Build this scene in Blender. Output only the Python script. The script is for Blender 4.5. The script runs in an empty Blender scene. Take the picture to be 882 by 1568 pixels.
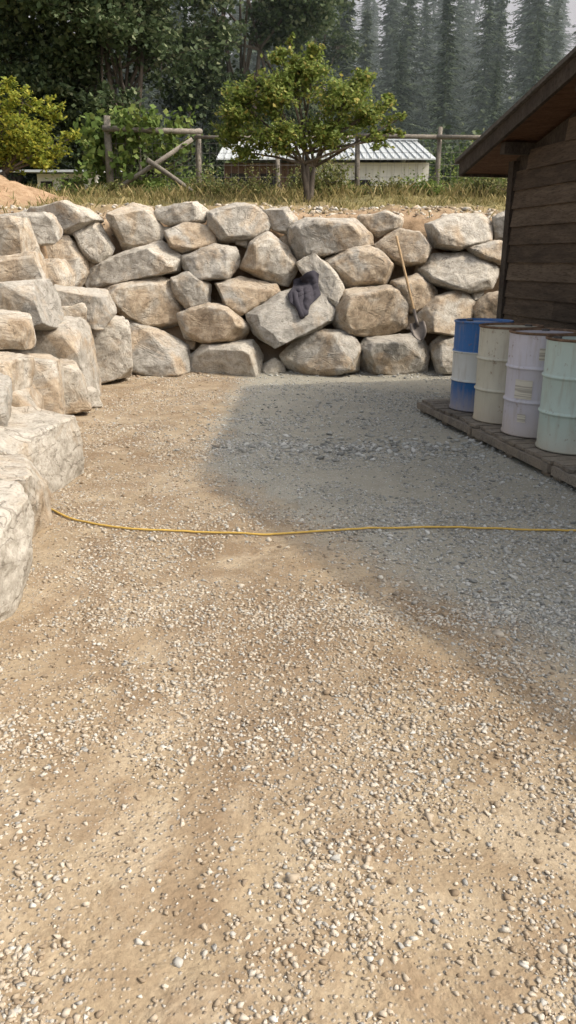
import bpy, bmesh, math, random
import numpy as np
from mathutils import Vector, Matrix
from mathutils.bvhtree import BVHTree

S = bpy.context.scene
COL = S.collection
PI = math.pi

# ------------------------------------------------------------------ helpers
def link(ob, parent=None):
    COL.objects.link(ob)
    if parent is not None:
        ob.parent = parent
    return ob

def empty(name, loc=(0, 0, 0)):
    e = bpy.data.objects.new(name, None)
    e.empty_display_size = 0.2
    COL.objects.link(e)
    return e

def mesh_np(name, verts, faces, mat=None, parent=None, smooth=False):
    verts = np.asarray(verts, dtype=np.float32)
    faces = np.asarray(faces, dtype=np.int32)
    me = bpy.data.meshes.new(name)
    me.vertices.add(len(verts))
    me.vertices.foreach_set('co', verts.ravel())
    k = faces.shape[1]
    me.loops.add(faces.size)
    me.loops.foreach_set('vertex_index', faces.ravel())
    me.polygons.add(len(faces))
    me.polygons.foreach_set('loop_start', np.arange(0, faces.size, k, dtype=np.int32))
    me.update(calc_edges=True)
    me.validate()
    if smooth:
        me.polygons.foreach_set('use_smooth', np.ones(len(me.polygons), dtype=bool))
    if mat: me.materials.append(mat)
    ob = bpy.data.objects.new(name, me)
    return link(ob, parent)

def mesh_py(name, verts, faces, mat=None, parent=None, smooth=False):
    me = bpy.data.meshes.new(name)
    me.from_pydata([tuple(v) for v in verts], [], faces)
    me.update()
    if smooth:
        for p in me.polygons: p.use_smooth = True
    if mat: me.materials.append(mat)
    ob = bpy.data.objects.new(name, me)
    return link(ob, parent)

class Builder:
    def __init__(s): s.v = []; s.f = []
    def hexa(s, pts):
        b = len(s.v); s.v += [Vector(p) for p in pts]
        for q in ((0,3,2,1),(4,5,6,7),(0,1,5,4),(1,2,6,5),(2,3,7,6),(3,0,4,7)):
            s.f.append([b+i for i in q])
    def box(s, T, a, b):
        (x0,y0,z0),(x1,y1,z1) = a, b
        s.hexa([T(x0,y0,z0),T(x1,y0,z0),T(x1,y1,z0),T(x0,y1,z0),T(x0,y0,z1),T(x1,y0,z1),T(x1,y1,z1),T(x0,y1,z1)])
    def tube(s, pts, radii, n=8):
        pts = [Vector(p) for p in pts]
        b = len(s.v)
        for i, p in enumerate(pts):
            d = (pts[min(i+1, len(pts)-1)] - pts[max(i-1, 0)])
            if d.length < 1e-6: d = Vector((0,0,1))
            d.normalize()
            a = d.cross(Vector((0,0,1)))
            if a.length < .1: a = d.cross(Vector((1,0,0)))
            a.normalize(); c = d.cross(a)
            r = radii[i] if hasattr(radii, '__len__') else radii
            for k in range(n):
                t = 2*PI*k/n
                s.v.append(p + a*math.cos(t)*r + c*math.sin(t)*r)
        for i in range(len(pts)-1):
            for k in range(n):
                s.f.append([b+i*n+k, b+i*n+(k+1)%n, b+(i+1)*n+(k+1)%n, b+(i+1)*n+k])
        s.f.append([b+k for k in range(n)][::-1])
        s.f.append([b+(len(pts)-1)*n+k for k in range(n)])
    def make(s, name, mat, parent=None, smooth=False):
        return mesh_py(name, s.v, s.f, mat, parent, smooth)

I3 = lambda x,y,z: (x,y,z)

_tab = np.random.RandomState(5).rand(256, 256)
def vn(x, y, sc, sd=0):
    x = np.asarray(x, float)*sc + sd*17.3; y = np.asarray(y, float)*sc + sd*9.1
    xi = np.floor(x).astype(int); yi = np.floor(y).astype(int)
    fx = x-xi; fy = y-yi
    fx = fx*fx*(3-2*fx); fy = fy*fy*(3-2*fy)
    a = _tab[xi%256, yi%256]; b = _tab[(xi+1)%256, yi%256]
    c = _tab[xi%256, (yi+1)%256]; d = _tab[(xi+1)%256, (yi+1)%256]
    return (a*(1-fx)+b*fx)*(1-fy)+(c*(1-fx)+d*fx)*fy
def sstep(t):
    t = np.clip(t, 0, 1); return t*t*(3-2*t)

# ------------------------------------------------------------------ node helpers
class N:
    def __init__(s, name):
        s.m = bpy.data.materials.new(name); s.m.use_nodes = True
        s.t = s.m.node_tree; s.t.nodes.clear()
        s.out = s.t.nodes.new('ShaderNodeOutputMaterial')
        s.p = s.t.nodes.new('ShaderNodeBsdfPrincipled')
        s.t.links.new(s.p.outputs[0], s.out.inputs[0])
        s.p.inputs['Roughness'].default_value = .85
        s.p.inputs['Specular IOR Level'].default_value = .2
    def n(s, ty, **kw):
        nd = s.t.nodes.new(ty)
        for k, v in kw.items(): setattr(nd, k, v)
        return nd
    def l(s, a, b): s.t.links.new(a, b)
    def coord(s, which='Object'):
        return s.n('ShaderNodeTexCoord').outputs[which]
    def mapping(s, vec, scale=(1,1,1), rot=(0,0,0)):
        m = s.n('ShaderNodeMapping'); s.l(vec, m.inputs[0])
        m.inputs['Scale'].default_value = scale; m.inputs['Rotation'].default_value = rot
        return m.outputs[0]
    def noise(s, vec, scale, detail=4, rough=.55, dist=0):
        n = s.n('ShaderNodeTexNoise'); s.l(vec, n.inputs['Vector'])
        n.inputs['Scale'].default_value = scale; n.inputs['Detail'].default_value = detail
        n.inputs['Roughness'].default_value = rough; n.inputs['Distortion'].default_value = dist
        return n.outputs[0]
    def voro(s, vec, scale, feature='F1', out='Distance', rnd=1):
        n = s.n('ShaderNodeTexVoronoi', feature=feature); s.l(vec, n.inputs['Vector'])
        n.inputs['Scale'].default_value = scale; n.inputs['Randomness'].default_value = rnd
        return n.outputs[out]
    def vmath(s, op, a, b):
        m = s.n('ShaderNodeVectorMath', operation=op)
        for sock, v in ((m.inputs[0], a), (m.inputs[1], b)):
            if isinstance(v, tuple): sock.default_value = v
            else: s.l(v, sock)
        return m.outputs['Value'] if op == 'DOT_PRODUCT' else m.outputs[0]
    def facets(s, co, scale):
        """fractured facets: every cell is a plane tilted its own way"""
        n = s.n('ShaderNodeTexVoronoi', feature='F1'); s.l(co, n.inputs['Vector']); n.inputs['Scale'].default_value = scale
        d = s.vmath('SUBTRACT', co, n.outputs['Position'])
        g = s.vmath('SUBTRACT', n.outputs['Color'], (.5,.5,.5))
        return s.math('MULTIPLY', s.vmath('DOT_PRODUCT', d, g), scale)
    def ramp(s, fac, stops, interp='LINEAR'):
        r = s.n('ShaderNodeValToRGB'); s.l(fac, r.inputs[0]); cr = r.color_ramp; cr.interpolation = interp
        while len(cr.elements) < len(stops): cr.elements.new(.5)
        for e, (p, c) in zip(cr.elements, stops):
            e.position = p
            e.color = (c, c, c, 1) if not hasattr(c, '__len__') else (*c, 1)
        return r.outputs[0]
    def mix(s, fac, a, b, blend='MIX'):
        m = s.n('ShaderNodeMix', data_type='RGBA', blend_type=blend)
        for sock, v in ((m.inputs[0], fac), (m.inputs[6], a), (m.inputs[7], b)):
            if isinstance(v, (int, float)): sock.default_value = v
            elif isinstance(v, tuple): sock.default_value = (*v, 1)
            else: s.l(v, sock)
        return m.outputs[2]
    def math(s, op, a, b=0.0, clamp=False):
        m = s.n('ShaderNodeMath', operation=op, use_clamp=clamp)
        for sock, v in ((m.inputs[0], a), (m.inputs[1], b)):
            if isinstance(v, (int, float)): sock.default_value = v
            else: s.l(v, sock)
        return m.outputs[0]
    def bump(s, h, strength=.5, dist=.02, nrm=None):
        b = s.n('ShaderNodeBump'); s.l(h, b.inputs['Height'])
        b.inputs['Strength'].default_value = strength; b.inputs['Distance'].default_value = dist
        if nrm is not None: s.l(nrm, b.inputs['Normal'])
        return b.outputs[0]
    def color(s, c): 
        if isinstance(c, tuple): s.p.inputs['Base Color'].default_value = (*c, 1)
        else: s.l(c, s.p.inputs['Base Color'])
    def normal(s, n): s.l(n, s.p.inputs['Normal'])

# ------------------------------------------------------------------ materials
def mat_ground():
    m = N('ground_mat'); co = m.coord()
    sep = m.n('ShaderNodeSeparateXYZ'); m.l(co, sep.inputs[0])
    X, Y, Z = sep.outputs
    big = m.noise(co, .7, 3, .6); mid = m.noise(co, 3.2, 5, .65, .4); fine = m.noise(co, 45, 3, .7)
    dirt = m.ramp(big, [(.32, (.29,.215,.135)), (.5, (.37,.29,.19)), (.68, (.42,.34,.235))])
    dirt = m.mix(m.ramp(mid, [(.42, 0.), (.60, .8)]), dirt, (.26,.185,.115))
    dirt = m.mix(m.ramp(m.noise(co, 1.7, 5, .7, .8), [(.5, 0.), (.62, .65)]), dirt, (.475,.39,.275))
    # damp, trodden patches
    dirt = m.mix(m.ramp(m.noise(m.mapping(co, (1.5, .8, 1)), 1.15, 5, .68, .9), [(.52, 0.), (.64, .65)]), dirt, (.205,.14,.085))
    ex = m.math('POWER', m.math('MULTIPLY', m.math('ADD', X, .08), 2.4), 2.0)
    ey = m.math('POWER', m.math('MULTIPLY', m.math('SUBTRACT', Y, 2.95), 1.0), 2.0)
    tp = m.ramp(m.math('ADD', m.math('ADD', ex, ey), m.math('MULTIPLY', m.math('SUBTRACT', mid, .5), 2.2)), [(.2, .6), (1.0, 0.)])
    dirt = m.mix(tp, dirt, (.225,.155,.095))
    cell = m.voro(co, 75, 'F1', 'Color'); dist = m.voro(co, 75)
    cs = m.n('ShaderNodeSeparateColor'); m.l(cell, cs.inputs[0])
    pebc = m.ramp(cs.outputs[0], [(0, (.22,.175,.13)), (.35, (.38,.325,.255)), (.7, (.50,.445,.365)), (1, (.31,.30,.28))])
    dens = m.ramp(big, [(.36, .25), (.6, .75)])
    pm = m.math('MULTIPLY', m.ramp(dist, [(.25, 1.), (.5, 0.)]), m.math('LESS_THAN', cs.outputs[1], dens))
    yard = m.mix(m.math('MULTIPLY', pm, .85), dirt, pebc)
    yard = m.mix(m.ramp(fine, [(.3, .4), (.6, 0.)]), yard, (.15,.11,.07))
    # grey gravel by the shed, its tone painted to the shed's cast-shadow outline
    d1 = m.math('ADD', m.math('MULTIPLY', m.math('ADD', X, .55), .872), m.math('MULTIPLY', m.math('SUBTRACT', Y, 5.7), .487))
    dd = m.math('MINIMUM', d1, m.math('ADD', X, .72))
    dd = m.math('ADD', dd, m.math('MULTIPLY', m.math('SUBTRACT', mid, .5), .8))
    gravel_shade_mask = m.ramp(m.math('ADD', m.math('MULTIPLY', dd, .8), .5), [(.42, 0.), (.68, .85)])
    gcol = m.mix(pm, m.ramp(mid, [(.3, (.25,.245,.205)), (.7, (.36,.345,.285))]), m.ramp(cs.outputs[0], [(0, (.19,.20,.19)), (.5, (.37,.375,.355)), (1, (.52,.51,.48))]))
    yard = m.mix(gravel_shade_mask, yard, gcol)
    tn = m.noise(co, 3.0, 5, .75)
    soil = m.ramp(tn, [(.3, (.16,.105,.06)), (.5, (.32,.225,.14)), (.7, (.40,.30,.20))])
    dry = m.ramp(m.noise(co, 9, 4, .7), [(.3, (.09,.085,.035)), (.6, (.22,.185,.08)), (.8, (.085,.11,.035))])
    gmix = m.math('ADD', m.math('MULTIPLY', m.math('SUBTRACT', Y, 14.2), .45), m.math('MULTIPLY', tn, .8), clamp=True)
    dx = m.math('POWER', m.math('MULTIPLY', m.math('ADD', X, 5.6), .7), 2.0)
    dy = m.math('POWER', m.math('MULTIPLY', m.math('SUBTRACT', Y, 16.0), .7), 2.0)
    pile = m.ramp(m.math('ADD', m.math('ADD', dx, dy), m.math('MULTIPLY', m.math('SUBTRACT', tn, .5), 1.2)), [(.6, 1.), (1.0, 0.)])
    terr = m.mix(gmix, soil, dry)
    terr = m.mix(pile, terr, m.ramp(m.noise(co, 6, 5, .75), [(.3, (.19,.115,.065)), (.5, (.34,.23,.14)), (.7, (.44,.32,.21))]))
    forest = m.ramp(m.noise(co, .15, 4, .7), [(.3, (.03,.04,.022)), (.7, (.06,.075,.04))])
    terr = m.mix(m.ramp(m.math('MULTIPLY', Y, .01), [(.28, 0.), (.36, 1.)]), terr, forest)
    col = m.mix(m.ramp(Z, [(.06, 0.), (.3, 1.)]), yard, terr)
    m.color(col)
    h = m.math('ADD', m.math('MULTIPLY', m.math('MULTIPLY', pm, m.math('SUBTRACT', .5, dist)), 1.2), m.math('MULTIPLY', fine, .5))
    n1 = m.bump(mid, .7, .05)
    m.normal(m.bump(h, .8, .012, n1))
    m.p.inputs['Roughness'].default_value = .95
    return m.m

def mat_rock():
    m = N('boulder_mat'); co0 = m.coord('Object')
    oi = m.n('ShaderNodeObjectInfo')
    sc = m.n('ShaderNodeVectorMath', operation='SCALE'); sc.inputs[0].default_value = (31, 17, 23); m.l(oi.outputs['Random'], sc.inputs['Scale'])
    co = m.vmath('ADD', co0, sc.outputs[0])
    big = m.noise(co, 2.3, 4, .62, .6); mid = m.noise(co, 7, 6, .75, .4); fine = m.noise(co, 38, 4, .75)
    base = m.ramp(mid, [(.28, (.23,.205,.17)), (.42, (.38,.35,.295)), (.56, (.48,.445,.385)), (.74, (.58,.55,.49))])
    rnd = oi.outputs['Random']
    grey = m.ramp(m.math('FRACT', m.math('MULTIPLY', rnd, 7.3)), [(.5, 0.), (.9, .65)])
    base = m.mix(grey, base, m.ramp(mid, [(.3, (.17,.165,.15)), (.5, (.28,.27,.245)), (.75, (.40,.385,.35))]))
    st = m.ramp(m.math('ADD', big, m.math('MULTIPLY', m.math('SUBTRACT', m.math('FRACT', m.math('MULTIPLY', rnd, 3.7)), .5), .26)), [(.45, 0.), (.62, .8)])
    base = m.mix(st, base, m.ramp(mid, [(.3, (.235,.16,.095)), (.5, (.385,.29,.19)), (.75, (.50,.415,.30))]))
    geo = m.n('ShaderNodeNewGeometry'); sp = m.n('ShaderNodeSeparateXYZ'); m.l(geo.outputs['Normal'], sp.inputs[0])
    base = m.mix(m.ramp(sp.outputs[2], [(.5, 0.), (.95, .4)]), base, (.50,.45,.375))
    base = m.mix(m.ramp(fine, [(.35, .5), (.5, 0.)]), base, (.17,.145,.115))
    v = m.mapping(co, (1, 1, 2.6), (.5, .3, .2))
    base = m.mix(m.ramp(m.noise(v, 3.1, 6, .75, 1.2), [(.57, 0.), (.68, .55)]), base, (.17,.135,.10))
    f1 = m.facets(m.vmath('ADD', co, m.vmath('MULTIPLY', m.n('ShaderNodeTexNoise').outputs[1], (.05,.05,.05))), 3.2)
    v2 = m.mapping(co, (1, 1, 1.7), (.4, .2, .1))
    f2 = m.facets(v2, 8)
    line = m.noise(v, 1.6, 4, .55, .8)
    crk = m.ramp(m.math('ABSOLUTE', m.math('SUBTRACT', line, .5)), [(0., 1.), (.008, 0.)])
    base = m.mix(m.math('MULTIPLY', crk, .5), base, (.09,.07,.05))
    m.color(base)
    n1 = m.bump(f1, .6, .07)
    n2 = m.bump(f2, .55, .022, n1)
    m.normal(m.bump(m.math('SUBTRACT', m.math('ADD', m.math('MULTIPLY', fine, .4), mid), m.math('MULTIPLY', crk, .4)), .6, .022, n2))
    m.p.inputs['Roughness'].default_value = .92
    return m.m

def mat_stone():
    m = N('gravel_mat')
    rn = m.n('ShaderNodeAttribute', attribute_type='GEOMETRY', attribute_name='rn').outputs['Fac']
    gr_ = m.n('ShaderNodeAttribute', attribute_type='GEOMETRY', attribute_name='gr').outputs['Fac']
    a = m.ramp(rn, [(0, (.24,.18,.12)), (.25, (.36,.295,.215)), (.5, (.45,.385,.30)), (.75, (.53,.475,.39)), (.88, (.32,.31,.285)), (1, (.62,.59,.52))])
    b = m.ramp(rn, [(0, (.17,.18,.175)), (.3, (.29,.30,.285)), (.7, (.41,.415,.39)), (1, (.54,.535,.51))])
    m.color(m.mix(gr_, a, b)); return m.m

def mat_leaf(name, stops, trans=.35):
    m = N(name); g = m.n('ShaderNodeNewGeometry')
    c = m.ramp(g.outputs['Random Per Island'], stops)
    m.color(c); m.p.inputs['Roughness'].default_value = .6
    if trans > 0:
        tr = m.n('ShaderNodeBsdfTranslucent'); m.l(c, tr.inputs[0])
        mx = m.n('ShaderNodeMixShader'); mx.inputs[0].default_value = trans
        m.l(m.p.outputs[0], mx.inputs[1]); m.l(tr.outputs[0], mx.inputs[2]); m.l(mx.outputs[0], m.out.inputs[0])
    return m.m

def mat_wood(name, c0, c1, c2, axis=(1,1,1), sc=6, rough=.85, dirt=None):
    m = N(name); co = m.coord(); v = m.mapping(co, axis)
    g = m.noise(v, sc, 6, .7, .5); g2 = m.noise(v, sc*6, 3, .6)
    isl = m.n('ShaderNodeNewGeometry').outputs['Random Per Island']
    c = m.ramp(m.math('ADD', m.math('MULTIPLY', g, .8), m.math('MULTIPLY', isl, .25)), [(.3, c0), (.52, c1), (.75, c2)])
    c = m.mix(m.ramp(g2, [(.35, .5), (.5, 0.)]), c, tuple(x*.4 for x in c0))
    if dirt: c = m.mix(m.ramp(m.noise(co, 2.5, 4, .7), [(.45, 0.), (.7, .7)]), c, dirt)
    m.color(c); m.normal(m.bump(m.math('ADD', g, g2), .5, .01)); m.p.inputs['Roughness'].default_value = rough
    return m.m

def mat_paint(name, c, rust=.3, rough=.45):
    m = N(name); co = m.coord()
    n = m.noise(co, 5, 6, .7); n2 = m.noise(co, 22, 4, .7)
    v = m.mapping(co, (9, 9, 1.2)); st = m.noise(v, 2.5, 4, .65)
    cc = m.mix(m.ramp(n, [(.35, .0), (.7, .3)]), c, tuple(x*.75 for x in c))
    cc = m.mix(m.ramp(st, [(.5, 0.), (.72, .4)]), cc, (.30,.24,.16))
    sep = m.n('ShaderNodeSeparateXYZ'); m.l(co, sep.inputs[0])
    low = m.ramp(m.math('ADD', sep.outputs[2], m.math('MULTIPLY', n, .2)), [(.12, .6), (.34, 0.)])
    cc = m.mix(low, cc, (.33,.26,.18))
    cc = m.mix(m.ramp(m.math('ADD', m.math('MULTIPLY', n2, .6), m.math('MULTIPLY', n, .4)), [(.62-.08*rust, 0.), (.68-.05*rust, min(1, rust*1.6))]), cc, (.16,.07,.03))
    m.color(cc); m.p.inputs['Roughness'].default_value = rough; m.p.inputs['Specular IOR Level'].default_value = .5
    m.normal(m.bump(n, .25, .01)); return m.m

def mat_plain(name, c, rough=.7, var=.25, sc=8, metal=0.):
    m = N(name); co = m.coord(); n = m.noise(co, sc, 4, .65)
    m.color(m.mix(m.ramp(n, [(.3, 1.), (.7, 0.)]), c, tuple(x*(1-var) for x in c)))
    m.p.inputs['Roughness'].default_value = rough; m.p.inputs['Metallic'].default_value = metal
    m.normal(m.bump(n, .3, .01)); return m.m

M_ground = mat_ground(); M_rock = mat_rock(); M_stone = mat_stone()
M_bark = mat_wood('bark_mat', (.05,.04,.03), (.11,.09,.07), (.19,.16,.13), (3,3,.6), 6)
M_fence = mat_wood('weathered_wood_mat', (.12,.105,.09), (.23,.205,.17), (.33,.295,.25), (2,2,2), 5)
M_leafA = mat_leaf('fruit_leaf_mat', [(0, (.11,.16,.035)), (.5, (.19,.25,.06)), (.85, (.29,.33,.09)), (1, (.44,.37,.11))], .42)
M_leafY = mat_leaf('yellow_leaf_mat', [(0, (.15,.20,.035)), (.5, (.30,.34,.055)), (1, (.46,.42,.07))], .45)
M_leafD = mat_leaf('cottonwood_leaf_mat', [(0, (.042,.066,.030)), (.6, (.078,.112,.048)), (.9, (.14,.175,.085)), (1, (.24,.26,.15))], .3)
M_leafV = mat_leaf('vine_leaf_mat', [(0, (.09,.14,.035)), (.6, (.16,.23,.06)), (1, (.27,.31,.09))], .4)
M_leafS = mat_leaf('shrub_leaf_mat', [(0, (.09,.11,.035)), (.6, (.17,.19,.065)), (1, (.30,.26,.11))], .35)
M_grass = mat_leaf('dry_grass_mat', [(0, (.12,.13,.04)), (.5, (.28,.23,.095)), (1, (.42,.34,.17))], .3)
M_con = [mat_leaf('conifer_mat_%d' % i, st, 0) for i, st in enumerate([  # farther sets paler: distance haze painted into the needle colour
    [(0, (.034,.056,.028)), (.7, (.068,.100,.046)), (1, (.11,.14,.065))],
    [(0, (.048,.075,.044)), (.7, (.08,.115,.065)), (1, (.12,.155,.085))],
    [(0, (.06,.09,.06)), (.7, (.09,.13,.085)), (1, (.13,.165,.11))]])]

# ------------------------------------------------------------------ terrain
LY = [-30, 0, 3.2, 4.3, 6.1, 8.5, 10, 11.3, 400]
LX = [-1.5, -1.4, -1.42, -1.62, -1.92, -2.45, -2.55, -2.7, -2.7]
def height(x, y):
    x = np.asarray(x, float); y = np.asarray(y, float)
    back = np.interp(y, [0, 11.62, 12.55, 19, 27, 50, 100, 200, 400], [0, 0, 2.2, 3.0, 3.25, 4.0, 14, 38, 60])
    H = np.interp(y, [-30, 0, 3, 6, 8, 9.5, 11, 12.5], [.3, .3, .38, .5, .8, 1.35, 1.9, 2.2])
    d = np.interp(y, LY, LX) - .35 - x
    left = sstep(d/.6)*H
    left = np.where(y > 12.6, 0, left)
    z = np.maximum(back, left)
    und = .022*(vn(x, y, 1.3, 1)-.5) + .012*(vn(x, y, 4.5, 2)-.5) + .005*(vn(x, y, 14, 3)-.5)
    und = und + np.where(y > 12, .14*(vn(x, y, 1.5, 4)-.5) + .09*(vn(x, y, 6, 5)-.5), 0)
    z = z + und
    g_ = np.exp(-(((x+6.0)/1.15)**2 + ((y-16.0)/1.0)**2))
    z = z + g_*(.5 + .12*(vn(x, y, 3, 31)-.5) + .08*(vn(x, y, 8, 32)-.5))
    z = z + np.where(y > 60, 3*(vn(x, y, .03, 6)-.5), 0)
    z = z + .05*np.exp(-((y-11.5)/.35)**2)*(y < 11.9)
    return z
xs = np.concatenate([-np.geomspace(300, 7.6, 36), np.arange(-7.5, -4.5, .12), np.arange(-4.5, 5.5, .06), np.geomspace(5.6, 300, 40)])
ys = np.concatenate([-np.geomspace(200, .6, 24), np.arange(-.5, 13, .06), np.arange(13, 20, .12), np.geomspace(20.2, 400, 60)])
gx, gy = np.meshgrid(xs, ys)
gz = height(gx, gy)
V = np.stack([gx.ravel(), gy.ravel(), gz.ravel()], 1)
nx, ny = len(xs), len(ys)
i, j = np.meshgrid(np.arange(nx-1), np.arange(ny-1)); a = (j*nx+i).ravel()
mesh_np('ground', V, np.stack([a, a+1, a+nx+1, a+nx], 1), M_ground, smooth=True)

# ------------------------------------------------------------------ gravel
def hull_bm(pts):
    bm = bmesh.new()
    for p in pts: bm.verts.new(p)
    r = bmesh.ops.convex_hull(bm, input=bm.verts)
    bad = [e for e in set(r.get('geom_interior', []) + r.get('geom_unused', [])) if isinstance(e, bmesh.types.BMVert)]
    if bad: bmesh.ops.delete(bm, geom=bad, context='VERTS')
    return bm
def hull_mesh(name, pts, mat, cuts=(), flat=False):
    bm = hull_bm(pts)
    for (co, no) in cuts:
        r = bmesh.ops.bisect_plane(bm, geom=bm.verts[:]+bm.edges[:]+bm.faces[:], plane_co=co, plane_no=no, clear_outer=True)
        P = [v.co.copy() for v in bm.verts]; bm.free(); bm = hull_bm(P)
    if flat:
        bmesh.ops.remove_doubles(bm, verts=bm.verts[:], dist=.02)
        P = [v.co.copy() for v in bm.verts]; bm.free(); bm = hull_bm(P)
        bmesh.ops.dissolve_limit(bm, angle_limit=math.radians(5), verts=bm.verts[:], edges=bm.edges[:])
    bmesh.ops.recalc_face_normals(bm, faces=bm.faces)
    me = bpy.data.meshes.new(name); bm.to_mesh(me); bm.free()
    if mat: me.materials.append(mat)
    return me

def region(n, y0, y1, smin, smax, seed, powr=2.2, lo=.05):
    r = np.random.RandomState(seed)
    y = y0 + (y1-y0)*r.rand(n); half = .40*y + .5
    x = (r.rand(n)*2-1)*half
    d = .5*vn(x, y, 1.3, 7) + .32*vn(x, y, 4, 8) + .18*vn(x, y, 12, 9)
    tr = np.exp(-((x+.15-.1*(y-3))/.30)**2)*.16
    keep = r.rand(n) < np.clip((d-tr-.34)*3.6, lo, 1)
    lx = np.interp(y, LY, LX)
    keep &= (x > lx-.1)
    x, y = x[keep], y[keep]
    s = smin + (smax-smin)*r.rand(len(x))**powr
    return x, y, s
parts = [region(48000, 1.0, 3.4, .006, .026, 1, 1.8), region(60000, 3.2, 7.0, .009, .029, 2, 2.1),
         region(48000, 6.8, 11.7, .013, .034, 3, 2.4), region(700, 1.0, 11.5, .028, .05, 4, 2.3)]
gxp = np.concatenate([p[0] for p in parts]); gyp = np.concatenate([p[1] for p in parts]); gs = np.concatenate([p[2] for p in parts])
r = np.random.RandomState(21)
for (cx, cy, sx, sy, n, s0, s1) in [(.75, 6.75, .9, .22, 620, .03, .085), (1.1, 4.5, .8, .22, 300, .02, .055), (1.5, 3.6, .5, .3, 240, .02, .06), (0.2, 8.2, .8, .8, 700, .02, .06), (1.6, 5.8, .4, .6, 260, .02, .05), (-1.6, 7.5, .3, 2., 300, .02, .06), (0.0, 11.25, 2.4, .12, 400, .02, .08), (-1.1, 2.2, .3, .5, 200, .015, .035), (.7, 1.9, .3, .3, 160, .015, .035)]:
    gxp = np.concatenate([gxp, cx + sx*r.normal(size=n)]); gyp = np.concatenate([gyp, np.minimum(cy + sy*r.normal(size=n), 11.6)])
    gs = np.concatenate([gs, s0 + (s1-s0)*r.rand(n)**2.5])
n = 3400; gxp = np.concatenate([gxp, r.uniform(-7.2, 5.5, n)]); gyp = np.concatenate([gyp, r.uniform(12.35, 14.8, n)]); gs = np.concatenate([gs, .02+.14*r.rand(n)**4])
gzp = height(gxp, gyp) + gs*.08
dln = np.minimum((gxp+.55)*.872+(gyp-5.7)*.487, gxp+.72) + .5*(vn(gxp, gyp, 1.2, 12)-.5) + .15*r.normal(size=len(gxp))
gr = np.clip(dln*2.2+.35, 0, .9)*(gyp < 11.6)  # stones greyed inside the shed's shadow outline, shade carried in their colour
rng = np.random.RandomState(11); temps = []
for k in range(9):
    p = rng.normal(size=(12, 3)); p /= np.linalg.norm(p, axis=1)[:, None]
    p *= np.array([.5*rng.uniform(.95, 1.3), .5*rng.uniform(.65, .95), .5*rng.uniform(.36, .6)])
    me = hull_mesh('t', p.tolist(), None); me.calc_loop_triangles()
    tv_ = np.array([v.co[:] for v in me.vertices]); tf_ = np.array([t.vertices[:] for t in me.loop_triangles]); temps.append((tv_, tf_)); bpy.data.meshes.remove(me)
pick = rng.randint(0, 9, len(gxp)); VV, FF, RN, GR = [], [], [], []; off = 0
for k, (tv_, tf_) in enumerate(temps):
    ix = np.where(pick == k)[0]; m_ = len(ix)
    yaw = rng.uniform(0, 2*PI, m_); pit = rng.uniform(-.4, .4, m_); rol = rng.uniform(-.4, .4, m_)
    x, y, z = tv_[:, 0][None], tv_[:, 1][None], tv_[:, 2][None]
    y1 = y*np.cos(rol)[:, None]-z*np.sin(rol)[:, None]; z1 = y*np.sin(rol)[:, None]+z*np.cos(rol)[:, None]; x1 = x+0*y1
    x2 = x1*np.cos(pit)[:, None]+z1*np.sin(pit)[:, None]; z2 = -x1*np.sin(pit)[:, None]+z1*np.cos(pit)[:, None]
    x3 = x2*np.cos(yaw)[:, None]-y1*np.sin(yaw)[:, None]; y3 = x2*np.sin(yaw)[:, None]+y1*np.cos(yaw)[:, None]
    s_ = gs[ix][:, None]
    P = np.stack([x3*s_+gxp[ix][:, None], y3*s_+gyp[ix][:, None], z2*s_+gzp[ix][:, None]], 2)
    nv = tv_.shape[0]; VV.append(P.reshape(-1, 3)); FF.append((tf_[None]+(np.arange(m_)*nv)[:, None, None]+off).reshape(-1, 3)); off += m_*nv
    RN.append(np.repeat(rng.rand(m_), nv)); GR.append(np.repeat(gr[ix], nv))
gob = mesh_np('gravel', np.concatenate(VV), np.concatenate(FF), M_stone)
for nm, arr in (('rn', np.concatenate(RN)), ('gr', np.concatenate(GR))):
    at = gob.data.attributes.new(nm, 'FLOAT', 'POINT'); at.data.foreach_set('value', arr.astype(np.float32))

# ------------------------------------------------------------------ boulders
tex1 = bpy.data.textures.new('rock_big', 'CLOUDS'); tex1.noise_scale = .30; tex1.noise_depth = 2
tex2 = bpy.data.textures.new('rock_fine', 'CLOUDS'); tex2.noise_scale = .08; tex2.noise_depth = 3
def finish_rock(me, name, parent, lev=4, amp=1.0):
    c = Vector((0,0,0))
    for v in me.vertices: c += v.co
    c /= len(me.vertices)
    for v in me.vertices: v.co -= c
    for p in me.polygons: p.use_smooth = False
    ob = bpy.data.objects.new(name, me); ob.location = c; link(ob, parent)
    bv = ob.modifiers.new('b', 'BEVEL'); bv.width = .016*amp; bv.segments = 1; bv.limit_method = 'ANGLE'; bv.angle_limit = math.radians(15)
    ss = ob.modifiers.new('s', 'SUBSURF'); ss.subdivision_type = 'SIMPLE'; ss.levels = lev; ss.render_levels = lev
    for t, s in ((tex1, .060*amp), (tex2, .020*amp)):
        d = ob.modifiers.new('d', 'DISPLACE'); d.texture = t; d.strength = s; d.mid_level = .45; d.texture_coords = 'GLOBAL'
    return ob

back = empty('rock_retaining_wall')
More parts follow.
